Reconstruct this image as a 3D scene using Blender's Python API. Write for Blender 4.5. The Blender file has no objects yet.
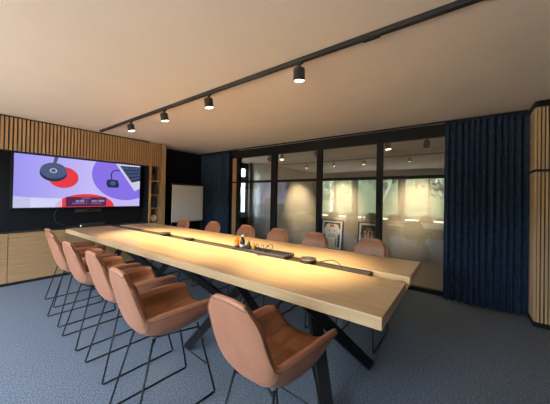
import bpy, bmesh, math, random
from mathutils import Vector, Matrix, Quaternion
random.seed(7)
SC = bpy.context.scene
C = SC.collection
PI = math.pi

# ------------------------------------------------------------------ camera, world, daylight, exposure
yaw, pit, rol = math.radians(36.476), math.radians(.531), math.radians(1.054)
F = Vector((-math.sin(yaw)*math.cos(pit), math.cos(yaw)*math.cos(pit), math.sin(pit)))
R0 = Vector((math.cos(yaw), math.sin(yaw), 0)); U0 = R0.cross(F)
R = math.cos(rol)*R0 + math.sin(rol)*U0
U = -math.sin(rol)*R0 + math.cos(rol)*U0
cam = bpy.data.cameras.new('camera')
cam.sensor_fit = 'HORIZONTAL'; cam.sensor_width = 36
cam.lens = 254.014/550*36
cam.shift_y = -7.07/550
cam.clip_start = .02
co = bpy.data.objects.new('camera', cam); C.objects.link(co)
m = Matrix.Identity(4)
for i in range(3):
    m[i][0], m[i][1], m[i][2], m[i][3] = R[i], U[i], -F[i], (0, 0, 1.336)[i]
co.matrix_world = m
SC.camera = co

vs = SC.view_settings
vs.view_transform = 'Standard'; vs.look = 'None'; vs.gamma = 1; vs.use_curve_mapping = False
vs.exposure = 0.30
SC.cycles.use_denoising = True
SC.cycles.max_bounces = 10
SC.cycles.transparent_max_bounces = 16
SC.cycles.sample_clamp_indirect = 6

w = bpy.data.worlds.new('sky'); SC.world = w; w.use_nodes = True
nt = w.node_tree
bg = nt.nodes['Background']
sky = nt.nodes.new('ShaderNodeTexSky')
sky.sky_type = 'NISHITA'; sky.sun_disc = False; sky.sun_elevation = math.radians(32); sky.sun_rotation = math.radians(0)
hs = nt.nodes.new('ShaderNodeHueSaturation'); hs.inputs['Saturation'].default_value = .55
nt.links.new(sky.outputs['Color'], hs.inputs['Color']); nt.links.new(hs.outputs['Color'], bg.inputs['Color'])
bg.inputs['Strength'].default_value = 7.0

sun = bpy.data.lights.new('sun', 'SUN'); sun.energy = 18.0; sun.angle = .02; sun.color = (1, .95, .88)
so = bpy.data.objects.new('sun', sun); C.objects.link(so); so.rotation_euler = (math.radians(-42), 0, 0)   # high sun behind the building
WIN = [(-5.25, -3.65), (-3.5, -1.9), (-1.75, -.15)]       # window bays in the wall behind the camera
WZ0, WZ1 = .50, 2.18
WY = -1.7
for k, (a, b) in enumerate(WIN):                            # daylight portals in the window openings
    L = bpy.data.lights.new('daylight_portal', 'AREA'); L.shape = 'RECTANGLE'
    L.size = b-a; L.size_y = WZ1-WZ0; L.cycles.is_portal = True
    o = bpy.data.objects.new('daylight_portal', L); C.objects.link(o)
    o.location = ((a+b)/2, WY-.1, (WZ0+WZ1)/2); o.rotation_euler = (PI/2, 0, 0)

L = bpy.data.lights.new('daylight_portal', 'AREA'); L.shape = 'RECTANGLE'; L.size = .5; L.size_y = 1.45; L.cycles.is_portal = True
o = bpy.data.objects.new('daylight_portal', L); C.objects.link(o); o.location = (-5.80, 5.87, 1.53); o.rotation_euler = (PI/2, 0, -PI/2)
SPOT_W = 275
SPOT_COL = (1, .75, .42)
CORR_W = 380
ZC = 2.43                                                  # ceiling height
GY = 4.293                                                 # glass partition plane
XB = -5.165                                                # built-in front plane

# ------------------------------------------------------------------ materials
def mat(name, col=(.5, .5, .5), rough=.5, metal=0, spec=.5, emit=None, strength=0):
    M = bpy.data.materials.new(name); M.use_nodes = True
    b = M.node_tree.nodes['Principled BSDF']
    b.inputs['Base Color'].default_value = (*col, 1)
    b.inputs['Roughness'].default_value = rough
    b.inputs['Metallic'].default_value = metal
    b.inputs['Specular IOR Level'].default_value = spec
    if emit:
        b.inputs['Emission Color'].default_value = (*emit, 1)
        b.inputs['Emission Strength'].default_value = strength
    return M
def nodes(M): return M.node_tree.nodes, M.node_tree.links, M.node_tree.nodes['Principled BSDF']
def noise_col(M, c1, c2, scale=(1, 1, 1), nscale=5, detail=4, lo=.35, hi=.65, bump=0, bscale=None, rough=.6):
    n, l, b = nodes(M)
    tc = n.new('ShaderNodeTexCoord'); mp = n.new('ShaderNodeMapping'); mp.inputs['Scale'].default_value = scale
    l.new(tc.outputs['Object'], mp.inputs['Vector'])
    t = n.new('ShaderNodeTexNoise'); t.inputs['Scale'].default_value = nscale; t.inputs['Detail'].default_value = detail; t.inputs['Roughness'].default_value = rough
    l.new(mp.outputs['Vector'], t.inputs['Vector'])
    r = n.new('ShaderNodeValToRGB'); r.color_ramp.elements[0].position = lo; r.color_ramp.elements[1].position = hi
    r.color_ramp.elements[0].color = (*c1, 1); r.color_ramp.elements[1].color = (*c2, 1)
    l.new(t.outputs['Fac'], r.inputs['Fac']); l.new(r.outputs['Color'], b.inputs['Base Color'])
    if bump:
        t2 = t
        if bscale:
            t2 = n.new('ShaderNodeTexNoise'); t2.inputs['Scale'].default_value = bscale; t2.inputs['Detail'].default_value = 3
            l.new(mp.outputs['Vector'], t2.inputs['Vector'])
        bp = n.new('ShaderNodeBump'); bp.inputs['Strength'].default_value = bump; bp.inputs['Distance'].default_value = .004
        l.new(t2.outputs['Fac'], bp.inputs['Height']); l.new(bp.outputs['Normal'], b.inputs['Normal'])
    return M
M = {}
M['ceiling'] = noise_col(mat('ceiling_plaster', rough=.9, spec=.2), (.87, .755, .62), (.91, .795, .655), nscale=1.2)
M['carpet'] = noise_col(mat('carpet_weave', rough=.97, spec=.1), (.018, .027, .038), (.285, .335, .40), scale=(.6, 1.4, 1), nscale=110, detail=6, lo=.36, hi=.68, bump=.25, rough=.8)
def wood(name, c1, c2, scale, nscale=3.2, rough=.42):
    return noise_col(mat(name, rough=rough, spec=.4), c1, c2, scale=scale, nscale=nscale, detail=7, lo=.3, hi=.72, bump=.05)
M['oak_top'] = wood('oak_veneer', (.50, .33, .168), (.66, .468, .26), (.5, 14, 8), rough=.36)
M['oak_y'] = wood('oak_cabinet', (.285, .17, .08), (.40, .25, .125), (10, .7, 14))
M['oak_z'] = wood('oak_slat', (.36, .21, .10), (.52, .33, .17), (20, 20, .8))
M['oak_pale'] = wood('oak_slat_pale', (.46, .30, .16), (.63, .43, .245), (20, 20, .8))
M['black_wall'] = mat('black_paint', (.010, .0105, .014), .85, spec=.12)
M['black'] = mat('black_steel', (.010, .0105, .012), .5, spec=.25)
M['frame'] = mat('black_frame', (.009, .009, .0095), .6, spec=.18)
M['dark'] = mat('dark_plastic', (.02, .02, .022), .45)
M['groove'] = mat('groove', (.008, .008, .008), .8)
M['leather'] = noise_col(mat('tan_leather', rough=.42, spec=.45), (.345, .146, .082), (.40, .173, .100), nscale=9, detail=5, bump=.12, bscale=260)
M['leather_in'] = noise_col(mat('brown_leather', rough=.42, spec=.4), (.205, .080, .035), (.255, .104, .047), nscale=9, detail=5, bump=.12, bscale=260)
M['piping'] = mat('leather_piping', (.26, .12, .065), .5)
M['navy'] = noise_col(mat('navy_curtain', rough=.95, spec=.1), (.022, .037, .066), (.032, .053, .092), nscale=14, bump=.05, bscale=400)
M['white'] = mat('white_board', (.55, .53, .51), .35)
M['grey_metal'] = mat('grey_metal', (.22, .21, .20), .4, metal=.8)
M['beige_wall'] = noise_col(mat('beige_wall', rough=.9, spec=.15), (.30, .262, .20), (.345, .30, .235), nscale=1.6)
M['pale_strip'] = mat('pale_strip', (.34, .35, .31), .8)
M['grey_wall'] = mat('grey_wall', (.42, .40, .37), .9, spec=.15)
M['corr_floor'] = noise_col(mat('corridor_carpet', rough=.95, spec=.1), (.14, .125, .11), (.26, .235, .20), nscale=70)
M['glass'] = bpy.data.materials.new('pane_glass'); M['glass'].use_nodes = True
n = M['glass'].node_tree.nodes; l = M['glass'].node_tree.links
n.remove(n['Principled BSDF'])
tr = n.new('ShaderNodeBsdfTransparent'); tr.inputs['Color'].default_value = (.93, .94, .93, 1)
gl = n.new('ShaderNodeBsdfGlossy'); gl.inputs['Roughness'].default_value = .012
fr = n.new('ShaderNodeFresnel'); fr.inputs['IOR'].default_value = 1.62
geo = n.new('ShaderNodeNewGeometry'); mi_ = n.new('ShaderNodeMix'); mi_.inputs[2].default_value = 1.95; mi_.inputs[3].default_value = 1/1.95
l.new(geo.outputs['Backfacing'], mi_.inputs[0]); l.new(mi_.outputs[0], fr.inputs['IOR'])   # same reflectance on both faces of a pane
mx = n.new('ShaderNodeMixShader')
l.new(fr.outputs['Fac'], mx.inputs['Fac']); l.new(tr.outputs['BSDF'], mx.inputs[1]); l.new(gl.outputs['BSDF'], mx.inputs[2])
l.new(mx.outputs['Shader'], n['Material Output'].inputs['Surface'])
def emis(name, col, s=1.0):
    return mat(name, (0, 0, 0), .3, emit=col, strength=s, spec=.3)
M['lens'] = emis('lamp_lens', (1, .84, .58), 14)
TVS = .80
M['tv_bg'] = emis('screen_lilac', (.50, .44, .92), TVS)
nn_, ll_, bb_ = nodes(M['tv_bg'])                            # lilac picture background, deeper towards the left
tc_ = nn_.new('ShaderNodeTexCoord'); sx_ = nn_.new('ShaderNodeSeparateXYZ'); mr_ = nn_.new('ShaderNodeMapRange'); cr_ = nn_.new('ShaderNodeValToRGB')
mr_.inputs['From Min'].default_value = .7; mr_.inputs['From Max'].default_value = 1.7
cr_.color_ramp.elements[0].color = (.34, .31, .90, 1); cr_.color_ramp.elements[1].color = (.56, .50, .93, 1)
ll_.new(tc_.outputs['Object'], sx_.inputs[0]); ll_.new(sx_.outputs['Y'], mr_.inputs['Value']); ll_.new(mr_.outputs[0], cr_.inputs[0]); ll_.new(cr_.outputs[0], bb_.inputs['Emission Color'])
M['tv_pale'] = emis('screen_pale', (.66, .66, .95), TVS)
M['tv_pale2'] = emis('screen_pale_grey', (.55, .57, .80), TVS)
M['tv_red'] = emis('screen_red', (.80, .045, .06), TVS)
M['tv_purple'] = emis('screen_violet', (.25, .17, .80), TVS)
M['tv_dark'] = emis('screen_slate', (.02, .03, .08), TVS)
M['tv_mid'] = emis('screen_grey_blue', (.075, .105, .21), TVS)
M['tv_white'] = emis('screen_white', (.62, .62, .80), TVS)
M['tv_plum'] = emis('screen_plum', (.075, .02, .09), TVS)
M['tv_mauve'] = emis('screen_mauve', (.30, .24, .40), TVS)
M['leaf'] = noise_col(mat('foliage', rough=.8), (.016, .028, .010), (.045, .068, .028), nscale=6)
M['bark'] = noise_col(mat('pale_bark', rough=.9), (.55, .54, .50), (.75, .74, .70), nscale=8)
M['grass'] = noise_col(mat('grass', rough=.95), (.05, .09, .03), (.10, .15, .05), nscale=3)
M['paving'] = mat('paving', (.50, .41, .29), .9)
M['render'] = mat('pale_render', (.6, .6, .6), .8)

# ------------------------------------------------------------------ helpers
def box(bm, x0, x1, y0, y1, z0, z1, mi=0):
    v = [bm.verts.new(p) for p in ((x0,y0,z0),(x1,y0,z0),(x1,y1,z0),(x0,y1,z0),(x0,y0,z1),(x1,y0,z1),(x1,y1,z1),(x0,y1,z1))]
    for f in ((0,3,2,1),(4,5,6,7),(0,1,5,4),(1,2,6,5),(2,3,7,6),(3,0,4,7)):
        bm.faces.new([v[i] for i in f]).material_index = mi
def rbox(bm, x0, x1, y0, y1, z0, z1, r=.004, seg=2):
    t = bmesh.new(); box(t, x0, x1, y0, y1, z0, z1)
    bmesh.ops.bevel(t, geom=t.edges[:], offset=r, segments=seg, affect='EDGES', profile=.5)
    me = bpy.data.meshes.new('t'); t.to_mesh(me); t.free(); bm.from_mesh(me); bpy.data.meshes.remove(me)
def tube(bm, pts, r, seg=8, closed=False, cap=True, sq=False):
    pts = [Vector(p) for p in pts]; n = len(pts); rings = []
    up = None
    for i, p in enumerate(pts):
        if closed: d = (pts[(i+1) % n]-pts[i-1])
        else: d = pts[min(i+1, n-1)]-pts[max(i-1, 0)]
        d.normalize()
        if up is None:
            up = Vector((0,0,1)) if abs(d.z) < .9 else Vector((0,1,0))
        s = d.cross(up); s.normalize(); up = s.cross(d); up.normalize()
        # widen at mitres
        k = 1
        if 0 < i < n-1 or closed:
            a = (pts[i]-pts[i-1]).normalized(); b = (pts[(i+1) % n]-pts[i]).normalized()
            k = 1/max(.5, math.cos(a.angle(b)/2)) if a.length and b.length else 1
        ring = []
        for j in range(seg):
            an = 2*PI*j/seg + (PI/4 if sq else 0)
            ring.append(bm.verts.new(p + (s*math.cos(an)+up*math.sin(an))*r*(k if sq else 1)))
        rings.append(ring)
    for i in range(n if closed else n-1):
        a, b = rings[i], rings[(i+1) % n]
        for j in range(seg):
            bm.faces.new((a[j], a[(j+1) % seg], b[(j+1) % seg], b[j]))
    if cap and not closed:
        bm.faces.new(rings[0][::-1]); bm.faces.new(rings[-1])
def smooth_path(pts, n=6, closed=False):
    P = [Vector(p) for p in pts]; out = []
    N = len(P)
    for i in range(N if closed else N-1):
        p0, p1, p2, p3 = (P[(i-1) % N], P[i], P[(i+1) % N], P[(i+2) % N]) if closed else (P[max(i-1,0)], P[i], P[i+1], P[min(i+2,N-1)])
        for k in range(n):
            t = k/n
            out.append(.5*((2*p1)+(p2-p0)*t+(2*p0-5*p1+4*p2-p3)*t*t+(3*p1-p0-3*p2+p3)*t**3))
    if not closed: out.append(P[-1])
    return out
def lathe(bm, prof, seg=24, c=(0,0,0), mi=0):
    rings = []
    for r, z in prof:
        if r < 1e-6: rings.append([bm.verts.new((c[0], c[1], c[2]+z))])
        else: rings.append([bm.verts.new((c[0]+r*math.cos(2*PI*j/seg), c[1]+r*math.sin(2*PI*j/seg), c[2]+z)) for j in range(seg)])
    for a, b in zip(rings, rings[1:]):
        for j in range(seg):
            q = []
            for vv in ((a, j), (a, j+1), (b, j+1), (b, j)):
                x = vv[0][vv[1] % len(vv[0])]
                if x not in q: q.append(x)
            if len(q) > 2: bm.faces.new(q).material_index = mi
def obj(name, bm, mats, parent=None, smooth=False, angle=None):
    me = bpy.data.meshes.new(name)
    bmesh.ops.recalc_face_normals(bm, faces=bm.faces[:])
    bm.to_mesh(me); bm.free()
    for x in (mats if isinstance(mats, (list, tuple)) else [mats]): me.materials.append(x)
    if smooth:
        for p in me.polygons: p.use_smooth = True
        if angle: me.set_sharp_from_angle(angle=math.radians(angle))
    o = bpy.data.objects.new(name, me); C.objects.link(o)
    if parent: o.parent = parent
    return o
def tag(o, label, cat, group=None, kind=None):
    if label: o['label'] = label
    if cat: o['category'] = cat
    if group: o['group'] = group
    if kind: o['kind'] = kind
    return o
def thing(name, label, cat, loc=(0,0,0), rz=0, group=None):
    o = bpy.data.objects.new(name, None); C.objects.link(o); o.empty_display_size = .1
    o.location = loc; o.rotation_euler = (0, 0, rz)
    return tag(o, label, cat, group)
def struct(name, bm, m, parent=None, label=None, cat='room'):
    o = obj(name, bm, m, parent)
    o['kind'] = 'structure'
    if parent is None:
        o['category'] = cat
        o['label'] = label or name.replace('_', ' ')
    return o
def dup(root, loc, rz, label, group=None):
    r = root.copy(); C.objects.link(r); r.location = loc; r.rotation_euler = (0, 0, rz); r['label'] = label
    if group: r['group'] = group
    for ch in list(root.children):
        c = ch.copy(); C.objects.link(c); c.parent = r
        for g in list(ch.children):
            d = g.copy(); C.objects.link(d); d.parent = c
    return r
B = bmesh.new

# ------------------------------------------------------------------ room shell
XL, XR = -5.62, 2.7
b = B(); box(b, XL, XR, WY, GY, -.08, 0)
struct('floor', b, M['carpet'], label='blue grey flecked carpet under the conference table', cat='floor')
b = B(); box(b, XL-.1, XR+.1, WY-.2, GY+.03, ZC, ZC+.1)
struct('ceiling', b, M['ceiling'], label='plain warm white ceiling over the meeting room', cat='ceiling')
b = B(); box(b, XL-.1, XL, WY-.2, GY+.03, -.08, ZC)
struct('wall_left', b, M['black_wall'], label='black painted wall behind the screen and flipchart', cat='wall')
b = B(); box(b, XR, XR+.1, WY-.2, GY+.03, -.08, ZC)
struct('wall_right', b, M['grey_wall'], label='plain grey wall at the right end of the room', cat='wall')
# wall behind the camera, with three window openings
b = B()
xs = [XL] + [v for ab in WIN for v in ab] + [XR]
for i in range(0, len(xs), 2): box(b, xs[i], xs[i+1], WY-.2, WY, 0, ZC)
for a, c in WIN:
    box(b, a, c, WY-.2, WY, 0, WZ0); box(b, a, c, WY-.2, WY, WZ1, ZC)
struct('wall_front', b, M['grey_wall'], label='grey window wall behind the camera', cat='wall')
for k, (a, c) in enumerate(WIN):
    b = B()
    for x0, x1, z0, z1 in ((a, a+.05, WZ0, WZ1), (c-.05, c, WZ0, WZ1), (a+.05, c-.05, WZ0, WZ0+.05), (a+.05, c-.05, WZ1-.05, WZ1), ((a+c)/2-.025, (a+c)/2+.025, WZ0+.05, WZ1-.05)):
        box(b, x0, x1, WY-.13, WY-.07, z0, z1)
    o = struct('window_%d' % (5+k), b, M['frame'], label='%s exterior window mirrored in the glass partition' % ('leftmost', 'middle', 'rightmost')[k], cat='window')
# back wall: parts beside the glass
b = B(); box(b, XL, -4.42, GY-.03, GY+.03, 0, ZC)
struct('wall_back', b, M['black_wall'], label='black wall strip behind the navy corner curtain', cat='wall')
b = B(); box(b, .02, XR, GY-.03, GY+.03, 0, ZC)
struct('trim_6', b, M['black_wall'], label='black wall behind the large navy curtain at right', cat='wall')
# wood strip left of glass
b = B()
box(b, -4.42, -4.275, GY-.03, GY+.03, 0, ZC)
o = struct('trim_1', b, M['frame'], label='black frame holding the narrow oak strip left of the glass', cat='trim')
b = B()
for z0, z1 in ((.03, 1.655), (1.69, 2.235)):
    for k in range(2):
        x0 = -4.405+k*.062
        box(b, x0, x0+.054, GY-.045, GY-.03, z0, z1)
obj('oak_strip', b, M['oak_z'], o)

# ------------------------------------------------------------------ glass partition
posts = [(-4.275, -4.185), (-3.265, -3.13), (-2.195, -2.095), (-1.125, -1.035), (-.05, .02)]
b = B(); box(b, -4.42, .02, GY-.04, GY+.03, 2.235, 2.412)
o = struct('trim_2', b, M['frame'], label='broad black header beam above the glass partition', cat='trim')
b = B(); box(b, -4.275, .02, GY-.035, GY+.03, 0, .062)
struct('trim_3', b, M['frame'], label='black floor plinth below the glass partition', cat='trim')
names = ['leftmost', 'second from left', 'third from left', 'rightmost']
what = ['beside the oak strip', 'reflecting the screen', 'in front of the framed white jersey', 'beside the navy curtain']
for k in range(4):
    a, c = posts[k][1], posts[k+1][0]
    b = B()
    xa = posts[k][0]
    box(b, xa, a, GY-.035, GY+.03, .062, 2.235)
    if k == 3: box(b, posts[4][0], posts[4][1], GY-.035, GY+.03, .062, 2.235)
    box(b, a, c, GY-.03, GY+.025, 1.652, 1.70)
    o = struct('window_%d' % (k+1), b, M['frame'], label='%s glazed bay of the partition, %s' % (names[k], what[k]), cat='window')
    b = B(); box(b, a, c, GY-.005, GY+.005, .062, 1.652)
    obj('glass_pane', b, M['glass'], o)
    b = B(); box(b, a, c, GY-.005, GY+.005, 1.70, 2.235)
    obj('glass_pane', b, M['glass'], o)

# ------------------------------------------------------------------ corridor beyond the glass
CY = 6.35
b = B(); box(b, -6.0, 2.7, GY+.03, CY, -.08, 0)
struct('trim_4', b, M['corr_floor'], label='grey brown carpet floor of the corridor behind the glass', cat='floor')
b = B(); box(b, -6.0, 2.7, GY+.03, CY+.1, ZC, ZC+.1)
struct('trim_5', b, M['grey_wall'], label='grey ceiling of the corridor behind the glass', cat='ceiling')
b = B(); box(b, -5.12, 2.7, CY, CY+.1, -.08, ZC)
struct('wall_corridor', b, M['beige_wall'], label='beige corridor wall lit by three pools of light', cat='wall')
b = B(); box(b, -6.0, -5.12, CY+.06, CY+.16, -.08, ZC)
struct('wall_niche', b, M['pale_strip'], label='pale grey strip of wall at the corridor end', cat='wall')
b = B(); box(b, 2.7, 2.8, GY+.03, CY+.1, -.08, ZC)
struct('wall_end', b, M['grey_wall'], label='end wall of the corridor hidden past the curtain', cat='wall')
# corridor end with a tall narrow window
b = B()
EX0, EX1 = -5.78, -5.72
box(b, EX0, EX1, GY+.03, 5.60, 0, ZC); box(b, EX0, EX1, 6.14, CY+.06, 0, ZC); box(b, EX0, EX1, 5.60, 6.14, 0, .80); box(b, EX0, EX1, 5.60, 6.14, 2.27, ZC)
struct('wall_corridor_end', b, M['frame'], label='dark wall around the bright window at the corridor end', cat='wall')
b = B()
for y0, y1, z0, z1 in ((5.60, 5.63, .8, 2.27), (6.12, 6.14, .8, 2.27), (5.63, 6.12, .8, .84), (5.63, 6.12, 2.24, 2.27), (5.63, 6.12, 1.80, 1.98), (5.63, 6.12, 1.20, 1.22)):
    box(b, EX0+.01, EX1-.01, y0, y1, z0, z1)
struct('window_8', b, M['frame'], label='bright window at the far end of the corridor', cat='window')
b = B(); box(b, -5.56, -5.50, 6.07, 6.17, 0, ZC)
struct('trim_7', b, M['frame'], label='dark upright post beside the bright window of the corridor', cat='trim')

# ------------------------------------------------------------------ built-in wall: slatted bulkhead, bookcase, cabinets
bk = thing('slatted_bulkhead', 'oak slatted panel spanning the wall above the large screen', 'wall panelling', (XB, .6, 1.937))
b = B(); box(b, -.43, -.02, -2.2, 2.04, 0, ZC-1.937-.002); obj('backing', b, M['groove'], bk)
b = B()
y = -2.2
while y < 2.27:
    box(b, -.021, 0, y, y+.028, 0, 2.405-1.937); y += .044
obj('slats', b, M['oak_z'], bk)
bc = thing('bookcase', 'narrow oak bookcase with open shelves right of the screen', 'bookcase', (XB, 2.655, 0))
b = B(); box(b, -.40, 0, .245, .345, .0, ZC-.003); obj('side_panel', b, M['oak_z'], bc)
b = B(); box(b, -.40, 0, -.005, .032, 0, 1.936); obj('side_panel', b, M['oak_z'], bc)
b = B(); box(b, -.40, -.38, .032, .245, 0, 1.936); obj('back_panel', b, M['oak_z'], bc)
for z in (.74, 1.06, 1.345, 1.635):
    b = B(); box(b, -.38, -.01, .032, .245, z-.011, z+.011); obj('shelf', b, M['oak_z'], bc)
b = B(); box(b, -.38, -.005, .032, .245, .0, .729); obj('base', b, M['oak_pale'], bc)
# things on the shelves
def book(y0, y1, z0, h, col, label, d=.16, grp=None):
    b = B(); rbox(b, -d, 0, -(y1-y0)/2, (y1-y0)/2, 0, h, .003)
    o = obj('book', b, mat('book_cover', col, .6), None)
    o.location = (XB-.08, (y0+y1)/2, z0)
    t = B(); box(t, -d+.004, .001, -(y1-y0)/2+.003, (y1-y0)/2-.003, h-.001, h+.001); obj('page_block', t, M['white'], o)
    tag(o, label, 'book', grp)
Y0 = 2.655
cols = [(.02, .03, .05), (.025, .045, .08), (.04, .05, .06), (.03, .06, .10)]
for sh, (zz, nm) in enumerate(((1.357, 'second shelf from the top'), (1.072, 'third shelf from the top'))):
    yy = Y0+.036
    for k, (ww, hh) in enumerate(((.042, .215), (.036, .235), (.05, .20), (.032, .225))):
        c = cols[(k+sh) % 4]
        pos = ('leftmost', 'second', 'third', 'rightmost')[k]
        book(yy, yy+ww-.002, zz, hh, c, '%s dark blue book on the %s of the bookcase' % (pos, nm), grp='books in the bookcase')
        yy += ww+.002
b = B(); rbox(b, -.14, 0, -.07, .07, 0, .1, .004)
o = obj('storage_box', b, mat('dark_box', (.03, .03, .035), .6)); o.location = (XB-.09, Y0+.13, 1.647)
t = B(); rbox(t, -.145, .004, -.074, .074, .1, .122, .003); obj('lid', t, mat('dark_lid', (.045, .045, .05), .6), o)
tag(o, 'small dark box on the top shelf of the bookcase', 'box')
ck = thing('desk_clock', 'round cream desk clock on the lowest bookcase shelf', 'clock', (XB-.1, Y0+.14, .752))
b = B(); lathe(b, [(0, -.02), (.068, -.02), (.075, -.01), (.075, .012), (.068, .018), (0, .018)], 28)
bmesh.ops.transform(b, matrix=Matrix.Translation((0, 0, .10)) @ Matrix.Rotation(PI/2, 4, 'Y'), verts=b.verts)
obj('case', b, mat('clock_brass', (.40, .30, .16), .4, metal=.5), ck, True, 40)
b = B(); lathe(b, [(0, .019), (.062, .019), (.062, .0205), (0, .0205)], 28)
bmesh.ops.transform(b, matrix=Matrix.Translation((0, 0, .10)) @ Matrix.Rotation(PI/2, 4, 'Y'), verts=b.verts)
obj('dial', b, mat('clock_dial', (.75, .70, .58), .5), ck)
b = B()
box(b, .021, .0225, -.003, .003, .10, .145); box(b, .021, .0225, -.002, .035, .098, .102)
obj('hands', b, M['dark'], ck)
b = B(); rbox(b, -.03, .03, -.045, .045, 0, .026, .004); obj('foot', b, mat('clock_foot', (.2, .13, .07), .5), ck)
# black TV wall recess
b = B(); box(b, -5.62+.0005, -5.45, -1.6, 2.65, .77, 1.937); box(b, -5.45, XB-.012, 2.6405, 2.6495, .77, 1.936)
struct('trim_8', b, M['black_wall'], label='black recessed panel the screen hangs on', cat='wall')
# cabinets
units = [(-1.6, -.65), (-.65, .0), (0.0, .657), (.657, 1.313), (1.313, 1.969), (1.969, 2.648)]
where = ['out of frame', 'left of the drawers', 'at the left picture edge', 'behind the farthest tan chairs', 'behind the table end', 'beside the bookcase']
for k, (y0, y1) in enumerate(units):
    drawers = k in (2,)
    if k == 0: continue
    lab = ('oak drawer cabinet under the screen, ' if drawers else 'oak door cabinet under the screen, ') + where[k]
    cb = thing('cabinet', lab, 'cabinet', (XB, (y0+y1)/2, 0), 0, 'cabinets under the screen')
    h = (y1-y0)/2
    b = B(); box(b, -.435, -.021, -h+.001, h-.001, .046, .725); obj('body', b, M['groove'], cb)
    b = B(); box(b, -.435, -.04, -h+.001, h-.001, 0, .045); obj('plinth', b, M['groove'], cb)
    if drawers:
        for z0, z1 in ((.05, .30), (.304, .555), (.559, .748)):
            b = B(); rbox(b, -.02, 0, -h+.0035, h-.0035, z0, z1, .0015, 1); obj('drawer', b, M['oak_y'], cb)
    else:
        b = B(); rbox(b, -.02, 0, -h+.0035, h-.0035, .05, .748, .0015, 1); obj('door', b, M['oak_y'], cb)
b = B(); box(b, XB-.43, XB-.03, -1.6, 2.64, .7255, .768)
o = obj('countertop', b, M['dark']); tag(o, 'long black countertop on the oak cabinets below the screen', 'countertop')

# ------------------------------------------------------------------ television
tv = thing('television', 'large wide screen showing a lilac picture of a round speaker and laptop', 'television', (-5.45, 0, 0))
b = B(); rbox(b, .003, .130, .690, 2.557, 1.085, 1.938-.01, .004); obj('case', b, M['frame'], tv)
S = B()
TX = .1305
def poly(pts, mi, dx):
    f = S.faces.new([S.verts.new((TX+dx, y, z)) for y, z in pts]); f.material_index = mi
SY0, SY1, SZ0, SZ1 = .714, 2.532, 1.108, 1.922
def clip(pts):
    def cut(P, ins, inter):
        out = []
        for i in range(len(P)):
            a, c = P[i-1], P[i]
            if ins(c):
                if not ins(a): out.append(inter(a, c))
                out.append(c)
            elif ins(a): out.append(inter(a, c))
        return out
    for ax, lim, sg in ((0, SY0, 1), (0, SY1, -1), (1, SZ0, 1), (1, SZ1, -1)):
        ins = lambda p: sg*(p[ax]-lim) >= 0
        def inter(a, c):
            t = (lim-a[ax])/(c[ax]-a[ax]); return (a[0]+(c[0]-a[0])*t, a[1]+(c[1]-a[1])*t)
        pts = cut(pts, ins, inter)
        if not pts: return pts
    return pts
def ell(cy, cz, ry, rz, mi, dx, n=48):
    p = clip([(cy+ry*math.cos(2*PI*i/n), cz+rz*math.sin(2*PI*i/n)) for i in range(n)])
    if len(p) > 2: poly(p, mi, dx)
poly([(SY0, SZ0), (SY1, SZ0), (SY1, SZ1), (SY0, SZ1)], 0, 0)
ell(2.27, 1.70, .575, .475, 1, .0006)
ell(1.30, 1.60, .20, .175, 2, .0006)
ell(1.63, 1.11, .43, .222, 2, .0006)
poly([(SY0, 1.285), (.90, 1.265), (.90, SZ0), (SY0, SZ0)], 3, .0006)
poly([(.90, 1.265), (1.285, 1.25), (1.285, SZ0), (.90, SZ0)], 4, .0006)
poly([(1.155, 1.80), (1.195, 1.80), (1.225, SZ1), (1.175, SZ1)], 6, .0009)
ell(1.17, 1.665, .172, .14, 5, .0012)
ell(1.172, 1.70, .168, .128, 6, .0016)
ell(1.165, 1.70, .045, .037, 7, .0020)
ell(1.165, 1.70, .033, .027, 6, .0024)
poly(clip([(2.07, 1.93), (2.60, 1.95), (2.60, 1.50), (2.433, 1.405)]), 7, .0010)
poly(clip([(2.15, 1.888), (2.60, 1.90), (2.60, 1.64), (2.375, 1.575)]), 5, .0014)
for r in range(4):                                   # keyboard rows
    for c in range(6):
        t0, t1 = r/4+.03, r/4+.19; s0, s1 = c/6+.015, c/6+.13
        def q(s, t):
            a = (2.17+.215*t, 1.876-.285*t); d = (2.55+.0*t, 1.885-.225*t)
            return (a[0]+(d[0]-a[0])*s, a[1]+(d[1]-a[1])*s)
        pp = clip([q(s0, t0), q(s1, t0), q(s1, t1), q(s0, t1)])
        if len(pp) > 2: poly(pp, 6, .0018)
poly([(1.935, 1.60), (2.0, 1.615), (2.12, 1.605), (2.145, 1.50), (2.12, 1.462), (1.955, 1.462), (1.925, 1.52)], 5, .0012)
ell(2.035, 1.545, .05, .042, 6, .0016)
cb_ = smooth_path([(0, 2.02, 1.60), (0, 2.005, 1.70), (0, 2.03, 1.765), (0, 2.08, 1.79), (0, 2.15, 1.79)], 5)
for a, c in zip(cb_, cb_[1:]):
    d = (c-a).normalized(); nrm = Vector((0, -d.z, d.y))*.010
    poly([(a+nrm).yz, (a-nrm).yz, (c-nrm).yz, (c+nrm).yz], 5, .0014)
poly([(1.335, 1.118), (1.93, 1.118), (1.93, 1.277), (1.335, 1.277)], 8, .0022)
for y0, y1, z0, z1 in ((1.47, 1.52, 1.19, 1.225), (1.53, 1.59, 1.19, 1.23), (1.42, 1.60, 1.165, 1.175), (1.70, 1.78, 1.195, 1.225), (1.80, 1.90, 1.195, 1.23), (1.69, 1.86, 1.165, 1.175), (1.56, 1.68, 1.252, 1.262), (1.625, 1.630, 1.15, 1.235)):
    poly([(y0, z0), (y1, z0), (y1, z1), (y0, z1)], 9, .0030)
obj('screen', S, [M['tv_bg'], M['tv_purple'], M['tv_red'], M['tv_pale2'], M['tv_pale'], M['tv_dark'], M['tv_mid'], M['tv_white'], M['tv_plum'], M['tv_mauve']], tv)
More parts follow.
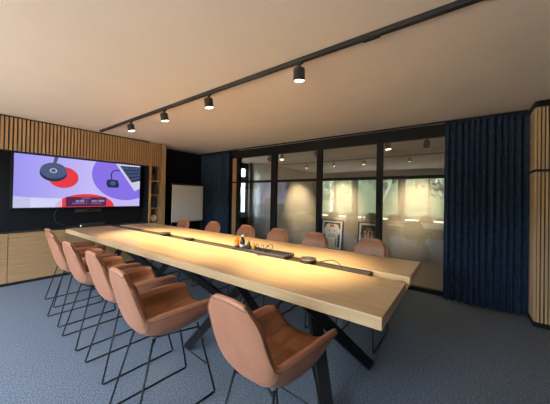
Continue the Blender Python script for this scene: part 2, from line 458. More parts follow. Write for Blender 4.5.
# video bar below the screen, cable, little tray
vb = thing('video_bar', 'black camera bar mounted centrally below the screen', 'camera', (-5.45, 1.68, 1.015))
b = B(); rbox(b, .005, .10, -.20, .20, 0, .062, .012); obj('body', b, M['dark'], vb)
b = B(); lathe(b, [(0, 0), (.022, 0), (.022, .008), (0, .008)], 20)
bmesh.ops.transform(b, matrix=Matrix.Translation((.1, 0, .031)) @ Matrix.Rotation(PI/2, 4, 'Y'), verts=b.verts)
obj('camera_lens', b, mat('lens_glass', (.01, .01, .02), .08), vb)
b = B(); tube(b, smooth_path([(-5.443, 1.26, 1.08), (-5.436, 1.22, .98), (-5.436, 1.24, .86), (-5.42, 1.34, .80), (-5.40, 1.48, .7745)], 6), .006)
tag(obj('cable', b, M['dark'], None, True), 'black cable looping down the wall below the screen', 'cable')
rt = thing('media_player', 'slim black media player with a white light on the countertop', 'media player', (-5.33, 1.72, .768))
b = B(); rbox(b, -.07, .06, -.2, .2, 0, .045, .006); obj('case', b, M['dark'], rt)
b = B(); box(b, .0602, .0612, -.19, .19, .034, .038); obj('trim_line', b, M['grey_metal'], rt)
b = B(); lathe(b, [(0, 0), (.007, 0), (.007, .003), (0, .003)], 12)
bmesh.ops.transform(b, matrix=Matrix.Translation((.0602, -.185, .016)) @ Matrix.Rotation(PI/2, 4, 'Y'), verts=b.verts)
obj('status_light', b, emis('status_led', (1, 1, 1), 3), rt)

# ------------------------------------------------------------------ curtains
def curtain(name, x0, x1, y, pitch, amp, z0, z1, label):
    t = thing(name, label, 'curtain', ((x0+x1)/2, y, 0))
    b = B(); n = int((x1-x0)/.008); cx = (x0+x1)/2
    rows = [z0, z0+.02, .35, .8, 1.3, 1.8, 2.2, z1-.06, z1]
    ph = [random.uniform(.75, 1.25) for _ in range(200)]
    def yy(x, z, k):
        u = (x-x0)/pitch; i = int(u)
        a = amp*(.65+.35*ph[i % 200])
        s = math.sin(2*PI*u + .8*math.sin(u*1.3) + .25*math.sin(z*1.2+i))
        s = math.copysign(abs(s)**.75, s)
        return a*s*(.7+.3*(1-z/z1)) if z < z1-.05 else a*.75*s
    front, back = [], []
    for z in rows:
        front.append([b.verts.new((x0+(x1-x0)*i/n-cx, yy(x0+(x1-x0)*i/n, z, i)-.002, z)) for i in range(n+1)])
        back.append([b.verts.new((x0+(x1-x0)*i/n-cx, yy(x0+(x1-x0)*i/n, z, i)+.002, z)) for i in range(n+1)])
    for r in range(len(rows)-1):
        for i in range(n):
            b.faces.new((front[r][i], front[r][i+1], front[r+1][i+1], front[r+1][i]))
            b.faces.new((back[r][i], back[r+1][i], back[r+1][i+1], back[r][i+1]))
        b.faces.new((front[r][0], front[r+1][0], back[r+1][0], back[r][0]))
        b.faces.new((front[r][n], back[r][n], back[r+1][n], front[r+1][n]))
    for r in (0, len(rows)-1):
        for i in range(n): b.faces.new((front[r][i], back[r][i], back[r][i+1], front[r][i+1]))
    obj('drape', b, M['navy'], t, True)
    b = B(); box(b, x0-cx, x1-cx, -.012, .012, z1-.012, z1+.012)
    obj('heading_tape', b, mat('heading_navy', (.008, .014, .03), .9), t)
    return t
curtain('curtain', -.205, .617, 4.14, .064, .040, .012, ZC-.045, 'wide navy curtain hanging right of the glass partition')
curtain('curtain', -5.50, -4.455, 4.165, .095, .042, .012, ZC-.045, 'navy curtain in the far corner right of the flipchart')
b = B(); rbox(b, -5.55, .61, 4.175, 4.20, ZC-.022, ZC-.0005, .003)
tag(obj('curtain_track', b, M['black']), 'long thin black curtain track along the ceiling by the glass', 'curtain track')

# ------------------------------------------------------------------ slatted pod with rounded corner (right)
pod = thing('slatted_pod', 'oak slatted wall unit with a rounded corner right of the navy curtain', 'wall panelling', (.625, 3.87, 0))
PR = .025
def podpath(off):
    # outline: front face along +X at y=0, rounded corner at left, then back along +Y
    pts = []
    for i in range(9):
        a = PI + (PI/2)*i/8
        pts.append((PR+ (PR+off)*math.cos(a), PR+(PR+off)*math.sin(a)))
    return pts
def podprism(b, off, z0, z1):
    p = [(-off, .385)] + podpath(off) + [(1.95, -off), (1.95, .385)]
    lo = [b.verts.new((x, y, z0)) for x, y in p]; hi = [b.verts.new((x, y, z1)) for x, y in p]
    n = len(p)
    for i in range(n): b.faces.new((lo[i], lo[(i+1) % n], hi[(i+1) % n], hi[i]))
    b.faces.new(lo[::-1]); b.faces.new(hi)
b = B(); podprism(b, -.022, .0, ZC-.003); obj('core', b, M['groove'], pod)
b = B(); podprism(b, .0, .0, .05); obj('plinth', b, M['frame'], pod)
b = B(); podprism(b, .0, 2.362, ZC-.002); obj('top_band', b, M['frame'], pod)
b = B(); podprism(b, .001, 1.665, 1.688); obj('joint_band', b, M['frame'], pod)
for zz0, zz1 in ((.052, 1.663), (1.690, 2.360)):
    b = B()
    x = PR-.003
    while x < 1.9:
        box(b, x, x+.019, -.0, .0215, zz0, zz1); x += .030
    k = 0
    while k < 1:
        a = PI + PI/4
        da = .35
        q = [(PR+r*math.cos(a+s*da), PR+r*math.sin(a+s*da)) for r, s in ((PR, -1), (PR, 1), (PR-.0215, 1), (PR-.0215, -1))]
        lo = [b.verts.new((x, y, zz0)) for x, y in q]; hi = [b.verts.new((x, y, zz1)) for x, y in q]
        for i in range(4): b.faces.new((lo[i], lo[(i+1) % 4], hi[(i+1) % 4], hi[i]))
        b.faces.new(lo[::-1]); b.faces.new(hi); k += 1
    y = PR-.003
    while y < .355:
        box(b, 0, .0215, y, y+.019, zz0, zz1); y += .030
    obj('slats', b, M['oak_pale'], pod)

# ------------------------------------------------------------------ flipchart
fc = thing('flipchart', 'white flipchart board standing in the dark far corner', 'flipchart', (-4.92, 3.405, 0))
b = B(); rbox(b, -.012, .012, -.39, .39, .77, 1.575, .004); obj('board', b, M['white'], fc)
b = B(); box(b, .0125, .0145, -.345, .36, .80, 1.545); obj('paper_pad', b, mat('paper', (.60, .58, .57), .8), fc)
b = B(); rbox(b, -.02, .026, -.41, .45, 1.560, 1.592, .004); obj('clamp_bar', b, M['dark'], fc)
for q in (-1, 1):
    b = B(); tube(b, [(-.03, q*.36, 1.3), (-.03, q*.40, .006)], .012); obj('leg', b, M['dark'], fc, True)
b = B(); tube(b, [(-.03, 0, 1.4), (-.33, 0, .006)], .011); obj('leg', b, M['dark'], fc, True)
b = B(); rbox(b, .013, .06, -.34, .34, .755, .768, .003); obj('pen_tray', b, M['dark'], fc)

# ------------------------------------------------------------------ conference table
T0, T1 = .700, .765
tb = thing('conference_table', 'long light oak conference table with black angled steel legs', 'table', (-2.7, 2.0, 0))
ox, oy = -2.7, 2.0
def wx(b):
    bmesh.ops.translate(b, verts=b.verts, vec=(-ox, -oy, 0)); return b
b = B(); rbox(b, -5.155, -.307, 1.300, 1.945, T0, T1, .003); obj('tabletop', wx(b), M['oak_top'], tb)
b = B(); rbox(b, -5.155, -.307, 2.113, 2.690, T0, T1, .003); obj('tabletop', wx(b), M['oak_top'], tb)
b = B()
box(b, -5.14, -.575, 1.946, 2.112, .708, .715)
box(b, -5.14, -.575, 1.946, 1.966, .715, .757); box(b, -5.14, -.575, 2.100, 2.112, .715, .757); box(b, -.58, -.575, 1.966, 2.1, .715, .757)
tray = obj('cable_tray', wx(b), M['dark'], tb)
b = B()
for k in range(5):
    y = 1.975+k*.026
    box(b, -5.13, -.58, y, y+.012, .735, .753)
obj('slatted_grille', wx(b), mat('grille', (.095, .078, .055), .6), tray)
b = B(); box(b, -.573, -.310, 1.946, 2.112, T0, .709); obj('light_blocker_board', wx(b), M['oak_top'], tb)  # added board closing the slot end so spotlight spill misses the floor
def leg(pts, r=.042):
    b = B(); tube(b, pts, r, 4, sq=True); obj('leg', wx(b), M['black'], tb)
legs = [((-.645, 1.44, .02), (-.895, 1.686, .665)),
        ((-.60, 2.10, .02), (-.870, 1.484, .665)),
        ((-1.92, 1.35, .02), (-1.494, 1.705, .665)),
        ((-1.433, 1.955, .02), (-1.605, 1.56, .665)),
        ((-1.95, 2.12, .02), (-2.62, 1.56, .665)),
        ((-3.05, 1.40, .02), (-2.70, 1.72, .665)),
        ((-3.30, 2.12, .02), (-3.86, 1.56, .665)),
        ((-4.25, 1.40, .02), (-3.94, 1.72, .665))]
for k, (p, q) in enumerate(legs): leg([p, q], .054 if k < 2 else .046)
for k, x in enumerate((-.885, -1.55, -2.66, -3.9)):
    b = B(); box(b, x-.05, x+.05, 1.45, 2.58, .6655, .6995); obj('cross_beam', wx(b), M['black'], tb)

# ------------------------------------------------------------------ chairs
def ip(keys, t):
    x = t*(len(keys)-1); i = min(int(x), len(keys)-2); f = x-i
    p = [Vector(keys[max(i-1, 0)]), Vector(keys[i]), Vector(keys[i+1]), Vector(keys[min(i+2, len(keys)-1)])]
    return .5*((2*p[1])+(p[2]-p[0])*f+(2*p[0]-5*p[1]+4*p[2]-p[3])*f*f+(3*p[1]-p[0]-3*p[2]+p[3])*f**3)
CEN = [(0, .275, .514), (0, .20, .500), (0, .08, .494), (0, -.04, .494), (0, -.13, .502), (0, -.198, .535), (0, -.230, .60), (0, -.258, .71), (0, -.285, .82), (0, -.300, .900)]
RIM = [(.222, .248, .640), (.229, .18, .658), (.229, .08, .664), (.222, -.03, .663), (.209, -.13, .657), (.195, -.195, .646), (.190, -.224, .68), (.178, -.252, .755), (.167, -.275, .825), (.112, -.296, .893)]
SEAT = 5.2/9
def shell_pt(u, v):
    # u in [-1,1] across, v in [0,1] front -> back top
    c, r = ip(CEN, v), ip(RIM, v)
    a = abs(u); sgn = 1 if u >= 0 else -1
    k = max(0, min(1, (v-.42)/.28)); k = k*k*(3-2*k)          # 0 seat section, 1 back section
    # seat: U section with rounded corner; back: nearly flat
    p_seat1 = Vector((r.x*.72, c.y*.8+r.y*.2, c.z-.004)); p_seat2 = Vector((r.x*1.04, c.y*.35+r.y*.65, c.z+.035))
    f = max(0, 1-v/.30); f = f*f*(3-2*f)                        # flared open front
    p_seat1 = p_seat1.lerp(Vector((r.x*.50, c.y*.85+r.y*.15, c.z-.002)), f)
    p_seat2 = p_seat2.lerp(Vector((r.x*.86, c.y*.4+r.y*.6, c.z*.62+r.z*.38)), f)
    p_b1 = Vector((r.x*.45, c.y*.97+r.y*.03, c.z*.96+r.z*.04)); p_b2 = Vector((r.x*.92, c.y*.72+r.y*.28-.008, c.z*.55+r.z*.45))
    k1 = p_seat1.lerp(p_b1, k); k2 = p_seat2.lerp(p_b2, k)
    t = a
    p = (1-t)**3*c + 3*(1-t)**2*t*k1 + 3*(1-t)*t*t*k2 + t**3*r
    return Vector((p.x*sgn, p.y, p.z))
NU, NV = 22, 34
def shell_normal(u, v):
    e = 1e-3
    du = shell_pt(min(1, u+e), v)-shell_pt(max(-1, u-e), v)
    dv = shell_pt(u, min(1, v+e))-shell_pt(u, max(0, v-e))
    nrm = du.cross(dv)
    return nrm.normalized() if nrm.length > 1e-12 else Vector((0, 0, 1))
def make_chair(label):
    t = thing('armchair', label, 'chair')
    # ---- shell
    b = B(); th = .042
    us = [-1+2*i/NU for i in range(NU+1)]; vs_ = [j/NV for j in range(NV+1)]
    sgn = 1
    n0 = shell_normal(0, .2)
    if n0.z < 0: sgn = -1
    outer, inner = {}, {}
    for i, u in enumerate(us):
        for j, v in enumerate(vs_):
            p = shell_pt(u, v); nn = shell_normal(u, v)*sgn
            # thinner towards the rim so that it rounds over
            ed = min(1-abs(u), (1-v)*1.6, v*1.6+.10)
            tt = th*(.62+.38*min(1, ed/.18))
            outer[i, j] = b.verts.new(p); inner[i, j] = b.verts.new(p+nn*tt)
    for i in range(NU):
        for j in range(NV):
            b.faces.new((outer[i, j], outer[i, j+1], outer[i+1, j+1], outer[i+1, j]))
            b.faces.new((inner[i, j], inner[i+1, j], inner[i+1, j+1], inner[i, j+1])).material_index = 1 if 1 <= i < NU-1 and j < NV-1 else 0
    loop = [(i, 0) for i in range(NU+1)] + [(NU, j) for j in range(1, NV+1)] + [(i, NV) for i in range(NU-1, -1, -1)] + [(0, j) for j in range(NV-1, 0, -1)]
    mids = []
    for k, ij in enumerate(loop):
        o_, i_ = outer[ij].co, inner[ij].co
        i, j = ij
        # outward bulge direction: away from the sheet
        ci, cj = min(max(i, 1), NU-1), min(max(j, 1), NV-1)
        d = (outer[ij].co-outer[ci, cj].co); d = d.normalized() if d.length else Vector((0, 0, 0))
        mids.append(b.verts.new((o_+i_)/2+d*.011))
    nL = len(loop)
    for k in range(nL):
        a, c = loop[k], loop[(k+1) % nL]
        b.faces.new((outer[a], outer[c], mids[(k+1) % nL], mids[k]))
        b.faces.new((mids[k], mids[(k+1) % nL], inner[c], inner[a]))
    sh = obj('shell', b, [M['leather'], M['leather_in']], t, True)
    # ---- piping: raised welt following the arm and back edge, just outside the rim
    b = B(); pts = []
    for j in range(NV+1): pts.append(shell_pt(-.955, j/NV)-shell_normal(-.955, j/NV)*sgn*.001)
    for i in range(1, NU): pts.append(shell_pt(-.955+1.91*i/NU, 1)*1.0+Vector((0, -.001, -.008)))
    for j in range(NV, -1, -1): pts.append(shell_pt(.955, j/NV)-shell_normal(.955, j/NV)*sgn*.001)
    tube(b, pts, .0038, 6)
    for sg in (-1, 1):                                       # seams where the arm panels meet the back
        tube(b, [shell_pt(sg*(.955-.62*i/10), .548)-shell_normal(sg*(.955-.62*i/10), .548)*sgn*.0005 for i in range(11)], .0028, 6)
    obj('piping', b, M['piping'], sh, True)
    # ---- seat cushion (puffed, with a centre seam)
    b = B(); n, mm = 16, 16; g = {}; h = {}
    for i in range(n+1):
        for j in range(mm+1):
            s = -1+2*i/n; q = j/mm
            y = .268-.385*q
            wx_ = .150-.012*q
            ed = min(1-abs(s), q, 1-q)
            puff = .030*(1-(max(0, 1-ed/.22))**2)
            seam = .007*math.exp(-(s/.07)**2) + .005*math.exp(-((q-.5)/.05)**2)
            base = shell_pt(0, .02).z+.040-.030*min(1, q*2.2)+.004*q
            g[i, j] = b.verts.new((s*wx_, y, base+puff-seam)); h[i, j] = b.verts.new((s*wx_, y, base+.004))
    for i in range(n):
        for j in range(mm):
            b.faces.new((g[i, j], g[i+1, j], g[i+1, j+1], g[i, j+1])); b.faces.new((h[i, j], h[i, j+1], h[i+1, j+1], h[i+1, j]))
    lp = [(i, 0) for i in range(n)] + [(n, j) for j in range(mm)] + [(i, mm) for i in range(n, 0, -1)] + [(0, j) for j in range(mm, 0, -1)]
    for k in range(len(lp)):
        a, c = lp[k], lp[(k+1) % len(lp)]
        b.faces.new((g[a], h[a], h[c], g[c]))
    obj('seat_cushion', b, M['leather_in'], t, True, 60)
    # ---- wire frame: two sled sides, cross bars, under-seat ring
    r = .0062
    for s in (-1, 1):
        b = B()
        tube(b, [(s*.125, -.135, .502), (s*.183, -.262, r*2.2), (s*.184, -.255, r), (s*.184, .255, r), (s*.183, .262, r*2.2), (s*.130, .150, .498)], r, 8)
        obj('sled_leg', b, M['black'], t, True)
    b = B(); tube(b, [(-.157, .205, .213), (.157, .205, .213)], r*.8, 6); obj('cross_bar', b, M['black'], t, True)
    b = B(); tube(b, [(-.125, -.138, .472), (0, -.06, .435), (.125, -.138, .472)], r*.9, 6)
    tube(b, [(-.132, .152, .468), (0, -.06, .435), (.132, .152, .468)], r*.9, 6)
    obj('under_frame', b, M['black'], t, True)
    return t
near_lab = ['tan leather bucket chair nearest the camera, on the near side of the table',
            'second tan leather chair from the camera on the near side of the table',
            'third tan leather chair from the camera on the near side of the table',
            'fourth tan leather chair from the camera on the near side of the table',
            'fifth tan leather chair from the camera, next to last on the near side',
            'farthest tan leather chair on the near side, closest to the oak cabinets']
near = [(-.76, 1.04, -.08), (-1.55, .925, -.07), (-2.185, 1.0, -.03), (-2.80, 1.01, 0), (-3.40, 1.03, 0), (-4.0, 1.13, 0)]
GN, GF = 'tan chairs along the near side of the table', 'tan chairs along the far side of the table'
ch0 = None
for k, (x, y, rz) in enumerate(near):
    if k == 0:
        ch0 = make_chair(near_lab[0]); ch0.location = (x, y, 0); ch0.rotation_euler = (0, 0, rz); ch0['group'] = GN
    else: dup(ch0, (x, y, 0), rz, near_lab[k], GN)
far = [(-.79, 2.55, PI, 'tan chair tucked in at the far side, in front of the framed number 10 jersey'),
       (-1.46, 2.55, PI, 'tan chair tucked in at the far side, just left of the framed white jersey'),
       (-2.02, 2.55, PI, 'tan chair tucked in at the far side, below the reflected screen'),
       (-2.61, 2.55, PI, 'tan chair tucked in at the far side, behind the orange juice bottle'),
       (-3.36, 2.55, PI, 'tan chair tucked in at the far side, in front of the corner curtain'),
       (-4.20, 2.55, PI, 'tan chair tucked in at the far side, in front of the flipchart')]
for x, y, rz, lab in far: dup(ch0, (x, y, 0), rz, lab, GF)

# ------------------------------------------------------------------ things on the table
def puck(x, y, label):
    t = thing('speaker_puck', label, 'speakerphone', (x, y, T1), 0, 'round speakers on the table')
    b = B(); lathe(b, [(0, 0), (.066, 0), (.072, .006), (.074, .018), (.071, .030)], 32); obj('body', b, M['dark'], t, True, 40)
    b = B(); lathe(b, [(.0705, .0295), (.0745, .031), (.0735, .036), (.069, .037), (.068, .034)], 32); obj('rim', b, M['grey_metal'], t, True)
    b = B(); lathe(b, [(.069, .033), (.05, .0365), (0, .037)], 32); obj('fabric_top', b, mat('speaker_mesh', (.022, .02, .018), .8), t, True)
    b = B(); lathe(b, [(.018, .0368), (.020, .0385), (.022, .0368)], 20); obj('button_ring', b, M['grey_metal'], t, True)
    return t
puck(-1.10, 2.0, 'round dark speakerphone on the table, the one nearer the camera')
puck(-3.43, 2.005, 'round dark speakerphone at the screen end of the table')
b = B(); tube(b, smooth_path([(-1.02, 2.03, .7694), (-.97, 2.07, .785), (-.90, 2.075, .80), (-.83, 2.05, .785), (-.80, 2.03, .757)], 6), .0035, 6)
tag(obj('cable', b, M['dark'], None, True), 'thin dark cable looping from the nearer speakerphone into the slot', 'cable')
hb = thing('microphone_hub', 'small dark box in the table slot between speakerphone and juice bottle', 'hub', (-2.87, 2.02, .7535))
b = B(); rbox(b, -.06, .06, -.035, .035, 0, .03, .006); obj('body', b, M['dark'], hb)
b = B(); box(b, -.03, .03, -.015, .015, .03, .0315); obj('button_plate', b, M['grey_metal'], hb)
# serving tray with bottles
st = thing('serving_tray', 'long dark tray in the table slot holding bottles and a wire rack', 'tray', (-1.66, 2.03, T1), 0)
b = B()
box(b, -.34, .34, -.09, .09, 0, .006)
for x0, x1, y0, y1 in ((-.34, .34, -.09, -.083), (-.34, .34, .083, .09), (-.34, -.333, -.083, .083), (.333, .34, -.083, .083)): box(b, x0, x1, y0, y1, .006, .024)
obj('base', b, M['dark'], st)
b = B(); tube(b, [(-.34, -.088, .026), (.34, -.088, .026), (.34, .088, .026), (-.34, .088, .026)], .003, 6, closed=True); obj('rim', b, M['grey_metal'], st, True)
juice = noise_col(mat('orange_juice', rough=.15), (.62, .17, .004), (.70, .21, .008), nscale=3)
bt = thing('juice_bottle', 'small bottle of orange juice standing beside the dark tray', 'bottle', (-2.045, 2.06, T1))
b = B(); lathe(b, [(0, 0), (.026, 0), (.029, .004), (.029, .075), (.024, .092), (.0135, .104), (.0135, .118), (0, .118)], 24); obj('body', b, juice, bt, True, 50)
b = B(); lathe(b, [(.0145, .116), (.0155, .118), (.0155, .132), (0, .133)], 20); obj('cap', b, mat('orange_cap', (.70, .30, .05), .4), bt, True, 40)
b = B(); lathe(b, [(.0294, .03), (.0296, .031), (.0296, .062), (.0294, .063)], 24); obj('paper_label', b, mat('juice_label', (.72, .28, .03), .6), bt, True)
bt = thing('cola_bottle', 'dark soft drink bottle with a white cap and pale label on the tray', 'bottle', (-1.95, 2.05, T1+.006))
b = B(); lathe(b, [(0, 0), (.024, 0), (.028, .005), (.028, .07), (.022, .092), (.0125, .11), (.0125, .126), (0, .126)], 24); obj('body', b, mat('cola', (.02, .012, .012), .12), bt, True, 50)
b = B(); lathe(b, [(.013, .125), (.0145, .127), (.0145, .142), (0, .143)], 20); obj('cap', b, mat('white_cap', (.75, .72, .68), .4), bt, True, 40)
b = B(); lathe(b, [(.0284, .012), (.0287, .013), (.0287, .04), (.0284, .041)], 24); obj('paper_label', b, mat('pale_label', (.55, .5, .55), .6), bt, True)
def small_bottle(x, y, col, label, h=.085):
    t = thing('small_bottle', label, 'bottle', (x, y, T1+.006))
    k = h/.085
    b = B(); lathe(b, [(0, 0), (.018, 0), (.021, .004), (.021, .045*k), (.016, .058*k), (.0095, .066*k), (.0095, .074*k), (0, .074*k)], 20); obj('body', b, mat('bottle_glass', col, .12), t, True, 50)
    b = B(); lathe(b, [(.0105, .072*k), (.0115, .074*k), (.0115, .085*k), (0, .0855*k)], 16); obj('cap', b, mat('bottle_cap', (.55, .45, .30), .35, metal=.6), t, True, 40)
small_bottle(-1.865, 2.06, (.05, .07, .05), 'small green glass bottle right of the dark soft drink bottle', .095)
small_bottle(-1.79, 2.055, (.45, .26, .05), 'small amber bottle left of the looped wire rack', .085)
gr = thing('wire_rack', 'looped dark wire rack standing on the serving tray', 'rack', (-1.62, 2.03, T1+.006))
b = B()
for k, x in enumerate((-.1, -.03, .04)):
    pts = [(x, -.04+.08*i/10, .004+.075*math.sin(PI*i/10)) for i in range(11)]
    tube(b, pts, .003, 6)
tube(b, [(-.1, -.04, .004), (.04, -.04, .004)], .003, 6); tube(b, [(-.1, .04, .004), (.04, .04, .004)], .003, 6)
obj('wire_frame', b, M['black'], gr, True)
b = B(); tube(b, [(.06+.035*math.cos(a), .035*math.sin(a), .05+.035*math.sin(a*1)) for a in [2*PI*i/16 for i in range(16)]], .003, 6, closed=True); obj('wire_ring', b, M['black'], gr, True)
op = thing('bottle_opener', 'small dark bottle opener lying on the table in front of the tray', 'opener', (-1.60, 1.915, T1), .4)
b = B(); tube(b, [(.018*math.cos(a), .012*math.sin(a), .004) for a in [2*PI*i/14 for i in range(14)]], .0035, 6, closed=True); obj('ring', b, M['dark'], op, True)
b = B(); rbox(b, .018, .055, -.006, .006, .001, .007, .002); obj('handle', b, M['dark'], op)

# ------------------------------------------------------------------ ceiling track and spotlights
b = B(); rbox(b, -5.0, 1.6, 1.685, 1.722, ZC-.032, ZC-.0005, .002)
rail = obj('lighting_track', b, M['dark']); tag(rail, 'long black lighting track across the ceiling above the table', 'lighting track')
b = B(); rbox(b, -.55, -.44, 1.690, 1.717, ZC-.044, ZC-.0325, .003); obj('power_adapter', b, M['black'], rail)
def spotlight(x, y, ztop, label, aim=(0, 0, -1), power=SPOT_W, col=SPOT_COL, size=95, grp='spotlights on the room track', s=1.0, tilt=None, blend=.9):
    t = thing('spotlight', label, 'spotlight', (x, y, ztop), 0, grp)
    b = B(); rbox(b, -.03*s, .03*s, -.013*s, .013*s, -.014*s, 0, .003); obj('adapter', b, M['dark'], t)
    b = B(); tube(b, [(0, 0, -.012*s), (0, 0, -.048*s)], .012*s, 12); obj('stem', b, M['dark'], t, True, 40)
    d = Vector(aim).normalized(); q = Vector((0, 0, -1)).rotation_difference(d)
    mtx = Matrix.Translation((0, 0, -.085*s)) @ q.to_matrix().to_4x4()
    b = B(); lathe(b, [(0, .042), (.034, .042), (.043, .036), (.0455, .03), (.0455, -.055), (.041, -.055), (.040, -.046), (0, -.046)], 28)
    bmesh.ops.scale(b, vec=(s, s, s), verts=b.verts); bmesh.ops.transform(b, matrix=mtx, verts=b.verts)
    h = obj('housing', b, M['dark'], t, True, 40)
    b = B(); lathe(b, [(0, -.0475), (.038, -.0475), (.038, -.0535), (0, -.0535)], 24)
    bmesh.ops.scale(b, vec=(s, s, s), verts=b.verts); bmesh.ops.transform(b, matrix=mtx, verts=b.verts)
    obj('lens', b, M['lens'], h)
    L = bpy.data.lights.new('spot_lamp', 'SPOT'); L.energy = power; L.color = col; L.spot_size = math.radians(size); L.spot_blend = blend; L.shadow_soft_size = .05
    lo = bpy.data.objects.new('spot_lamp', L); C.objects.link(lo); lo.parent = t
    lo.location = mtx @ Vector((0, 0, -.060*s)); lo.rotation_mode = 'QUATERNION'; lo.rotation_quaternion = q
    return t
pos = ['black track spotlight nearest the camera, over the near end of the table', 'second black track spotlight from the camera', 'third black track spotlight from the camera, near the slatted panel', 'farthest black track spotlight, close to the slatted panel']
for k, x in enumerate((-1.045, -2.14, -2.99, -3.88)):
    spotlight(x, 1.703, ZC-.032, pos[k], aim=((-.06, .03, .06, .12)[k], .16, -1), size=(58, 64, 64, 64)[k], blend=1)
# corridor spots
CZ = ZC-.002
wl = [(-4.08, 5.25, 'dark corridor spotlight behind the leftmost glass bay, tilted to the wall', -3.83),
      (-2.66, 5.15, 'dark corridor spotlight at the third glass bay post, tilted to the wall', -2.48),
      (-.515, 5.15, 'dark corridor spotlight nearest the navy curtain, tilted to the wall', -.88)]
for x, y, lab, tx in wl:
    d = Vector((tx-x, CY-y, 1.20-2.34))
    spotlight(x, y, CZ, lab, aim=d, power=CORR_W, size=46, grp='corridor spotlights', s=1.15, col=(1, .82, .56), blend=1)
for x, y, lab in ((-3.60, 5.12, 'lit corridor downlight behind the second glass bay'), (-1.13, 5.05, 'lit corridor downlight behind the rightmost glass bay')):
    spotlight(x, y, CZ, lab, aim=(.1, 0, -1), power=70, size=90, grp='corridor spotlights', s=1.15, col=(1, .82, .56))

# ------------------------------------------------------------------ framed jerseys leaning in the corridor
def framed(name, x, w_, h, label, shirt, dark):
    t = thing('picture_frame', label, 'framed jersey', (x, CY-.10, 0), 0, 'framed jerseys leaning on the corridor wall')
    t.rotation_euler = (math.radians(-7), 0, 0)
    b = B(); hw = w_/2; f = .022
    for x0, x1, z0, z1 in ((-hw, -hw+f, 0, h), (hw-f, hw, 0, h), (-hw+f, hw-f, 0, f), (-hw+f, hw-f, h-f, h)): box(b, x0, x1, -.02, .012, z0, z1)
    obj('frame', b, M['frame'], t)
    b = B(); box(b, -hw+f, hw-f, -.004, .008, f, h-f); obj('mat_board', b, mat('mat_board', (.72, .70, .64), .8), t)
    b = B(); box(b, -hw+f+.05, hw-f-.05, -.007, -.0045, f+.05, h-f-.045); bo = obj('backing', b, mat('jersey_backing', dark, .8), t)
    b = B()                                        # jersey outline
    k = w_/.62
    out = [(-.17, .03), (.17, .03), (.175, .34), (.20, .31), (.245, .41), (.16, .555), (.07, .575), (.0, .55), (-.07, .575), (-.16, .555), (-.245, .41), (-.20, .31), (-.175, .34)]
    lo = [b.verts.new((px*k, -.010, pz*h/.68+.02)) for px, pz in out]; hi = [b.verts.new((px*k, -.0072, pz*h/.68+.02)) for px, pz in out]
    for i in range(len(out)): b.faces.new((lo[i], lo[(i+1) % len(out)], hi[(i+1) % len(out)], hi[i]))
    b.faces.new(lo); b.faces.new(hi[::-1])
    j = obj('jersey', b, shirt, t)
    return t, j, k, h/.68
sh1 = mat('white_jersey', (.70, .68, .63), .85)
t, j, k, kh = framed('a', -2.77, .60, .77, 'black framed white jersey with red collar leaning behind the glass', sh1, (.07, .035, .035))
b = B()
def strip(b, pts, y=-.0112):
    lo = [b.verts.new((px*k, y, pz*kh+.02)) for px, pz in pts]; hi = [b.verts.new((px*k, y+.001, pz*kh+.02)) for px, pz in pts]
    for i in range(len(pts)): b.faces.new((lo[i], lo[(i+1) % len(pts)], hi[(i+1) % len(pts)], hi[i]))
    b.faces.new(lo); b.faces.new(hi[::-1])
strip(b, [(-.075, .565), (-.05, .50), (.05, .50), (.075, .565), (.0, .535)])
obj('red_trim', b, mat('jersey_red', (.45, .03, .03), .8), j)
b = B()
for pts in ([(-.085, .43), (-.055, .43), (-.055, .395), (-.07, .385), (-.085, .395)], [(.055, .425), (.095, .425), (.095, .40), (.055, .40)]): strip(b, pts)
for r_, row in enumerate(((-.09, -.05, -.01, .03, .07), (-.10, -.06, -.02, .02, .06, .09))):
    for q_ in row: strip(b, [(q_, .31-r_*.04), (q_+.024, .31-r_*.04), (q_+.024, .335-r_*.04), (q_, .335-r_*.04)])
strip(b, [(.115, .06), (.14, .06), (.14, .24), (.115, .24)])
obj('print', b, mat('jersey_print', (.12, .14, .16), .8), j)
sh2 = mat('navy_maroon_jersey', (.035, .02, .05), .85)
t, j, k, kh = framed('b', -1.80, .56, .77, 'black framed dark jersey with yellow number 10 leaning behind the glass', sh2, (.05, .035, .05))
b = B()
for px in (-.12, .0, .12): strip(b, [(px-.025, .06), (px+.025, .06), (px+.025, .50), (px-.025, .50)], -.0110)
obj('stripes', b, mat('maroon_stripe', (.16, .015, .03), .85), j)
b = B()
def dig(pts): strip(b, [(-.03+p*1.25, .30+(q-.14)*.95) for p, q in pts], -.0125)
dig([(-.085, .14), (-.050, .14), (-.050, .34), (-.085, .34)]); dig([(-.105, .31), (-.085, .34), (-.085, .30), (-.105, .285)])
for pts in ([(-.02, .14), (.013, .14), (.013, .34), (-.02, .34)], [(.06, .14), (.093, .14), (.093, .34), (.06, .34)], [(.013, .14), (.06, .14), (.06, .17), (.013, .17)], [(.013, .31), (.06, .31), (.06, .34), (.013, .34)]): dig(pts)
obj('yellow_number', b, mat('jersey_yellow', (.75, .48, .03), .7), j)
b = B()
for px in (-.07, -.03, .01, .05): strip(b, [(px-.02, .512), (px+.008, .512), (px+.008, .537), (px-.02, .537)], -.0125)
obj('yellow_lettering', b, mat('jersey_yellow2', (.70, .45, .03), .7), j)

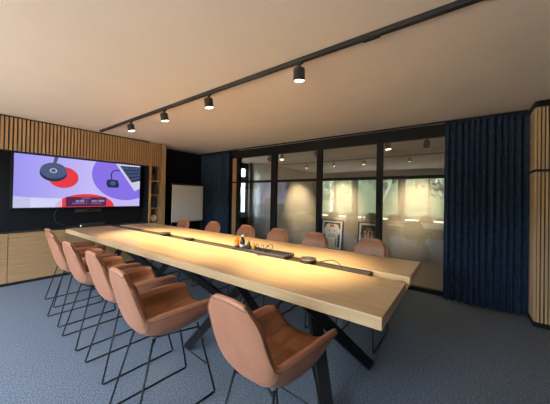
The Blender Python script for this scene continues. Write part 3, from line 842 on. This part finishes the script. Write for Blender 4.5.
# ------------------------------------------------------------------ outdoors, seen mirrored in the glass and through the corridor window
b = B(); box(b, -30, 25, -40, WY-.2, -.6, -.1)
box(b, -30, -5.9, WY-.2, 20, -.6, -.1)
struct('ground_terrace', b, M['paving'], label='pale paved terrace outside the windows', cat='ground')
def tree(x, y, h, label, r=1.2, seed=0):
    rnd = random.Random(seed)
    t = thing('tree', label, 'tree', (x, y, -.1), 0, 'trees outside the windows')
    b = B()
    tube(b, smooth_path([(0, 0, 0), (.05, 0, h*.3), (.0, .05, h*.6), (.1, 0, h*.85)], 4), .07, 8)
    for k in range(4):
        a = rnd.uniform(0, 2*PI); z = h*rnd.uniform(.22, .5)
        tube(b, [(0.03, 0, z), (math.cos(a)*.5, math.sin(a)*.5, z+h*.2), (math.cos(a)*.8, math.sin(a)*.8, z+h*.4)], .035, 6)
    obj('trunk', b, M['bark'], t, True)
    b = B()
    for k in range(420):
        d = Vector((rnd.gauss(0, 1), rnd.gauss(0, 1), rnd.gauss(0, 1))).normalized()*r*rnd.uniform(.45, 1)
        p = Vector((d.x, d.y, h*.72+d.z*h*.28)); s = rnd.uniform(.10, .2)
        q = Quaternion((rnd.gauss(0, 1), rnd.gauss(0, 1), rnd.gauss(0, 1), rnd.gauss(0, 1))).normalized()
        vv = [b.verts.new(p+q @ Vector(c)*s) for c in ((-1, 0, 0), (0, -.6, .1), (1, 0, 0), (0, .6, .1))]
        b.faces.new(vv)
    obj('crown', b, M['leaf'], t)
tree(-6.6, -6.2, 4.2, 'leafy tree mirrored in the third glass bay', 1.6, 1)
tree(-3.3, -4.6, 4.6, 'pale trunked tree mirrored at the left of the rightmost bay', 1.1, 2)
tree(-.6, -6.1, 4.4, 'leafy tree mirrored beside the navy curtain', 1.7, 3)
b = B(); rbox(b, -30, 20, -15, -12.2, -.1, 3.5, .3)
tag(obj('hedge', b, M['leaf']), 'tall dense hedge standing outside the windows', 'hedge')
b = B(); box(b, -11, -10, 4, 17, -.1, 6)  # neighbouring building, set close and tall to block sky light into the corridor
for y_ in (9.4, 10.3, 11.2):
    for z_ in (.5, 1.9, 3.3): box(b, -10, -9.95, y_, y_+.5, z_, z_+.9, 1)
struct('building_opposite', b, [M['render'], mat('blue_window', (.12, .2, .3), .2)], label='pale building seen through the narrow corridor window', cat='building')
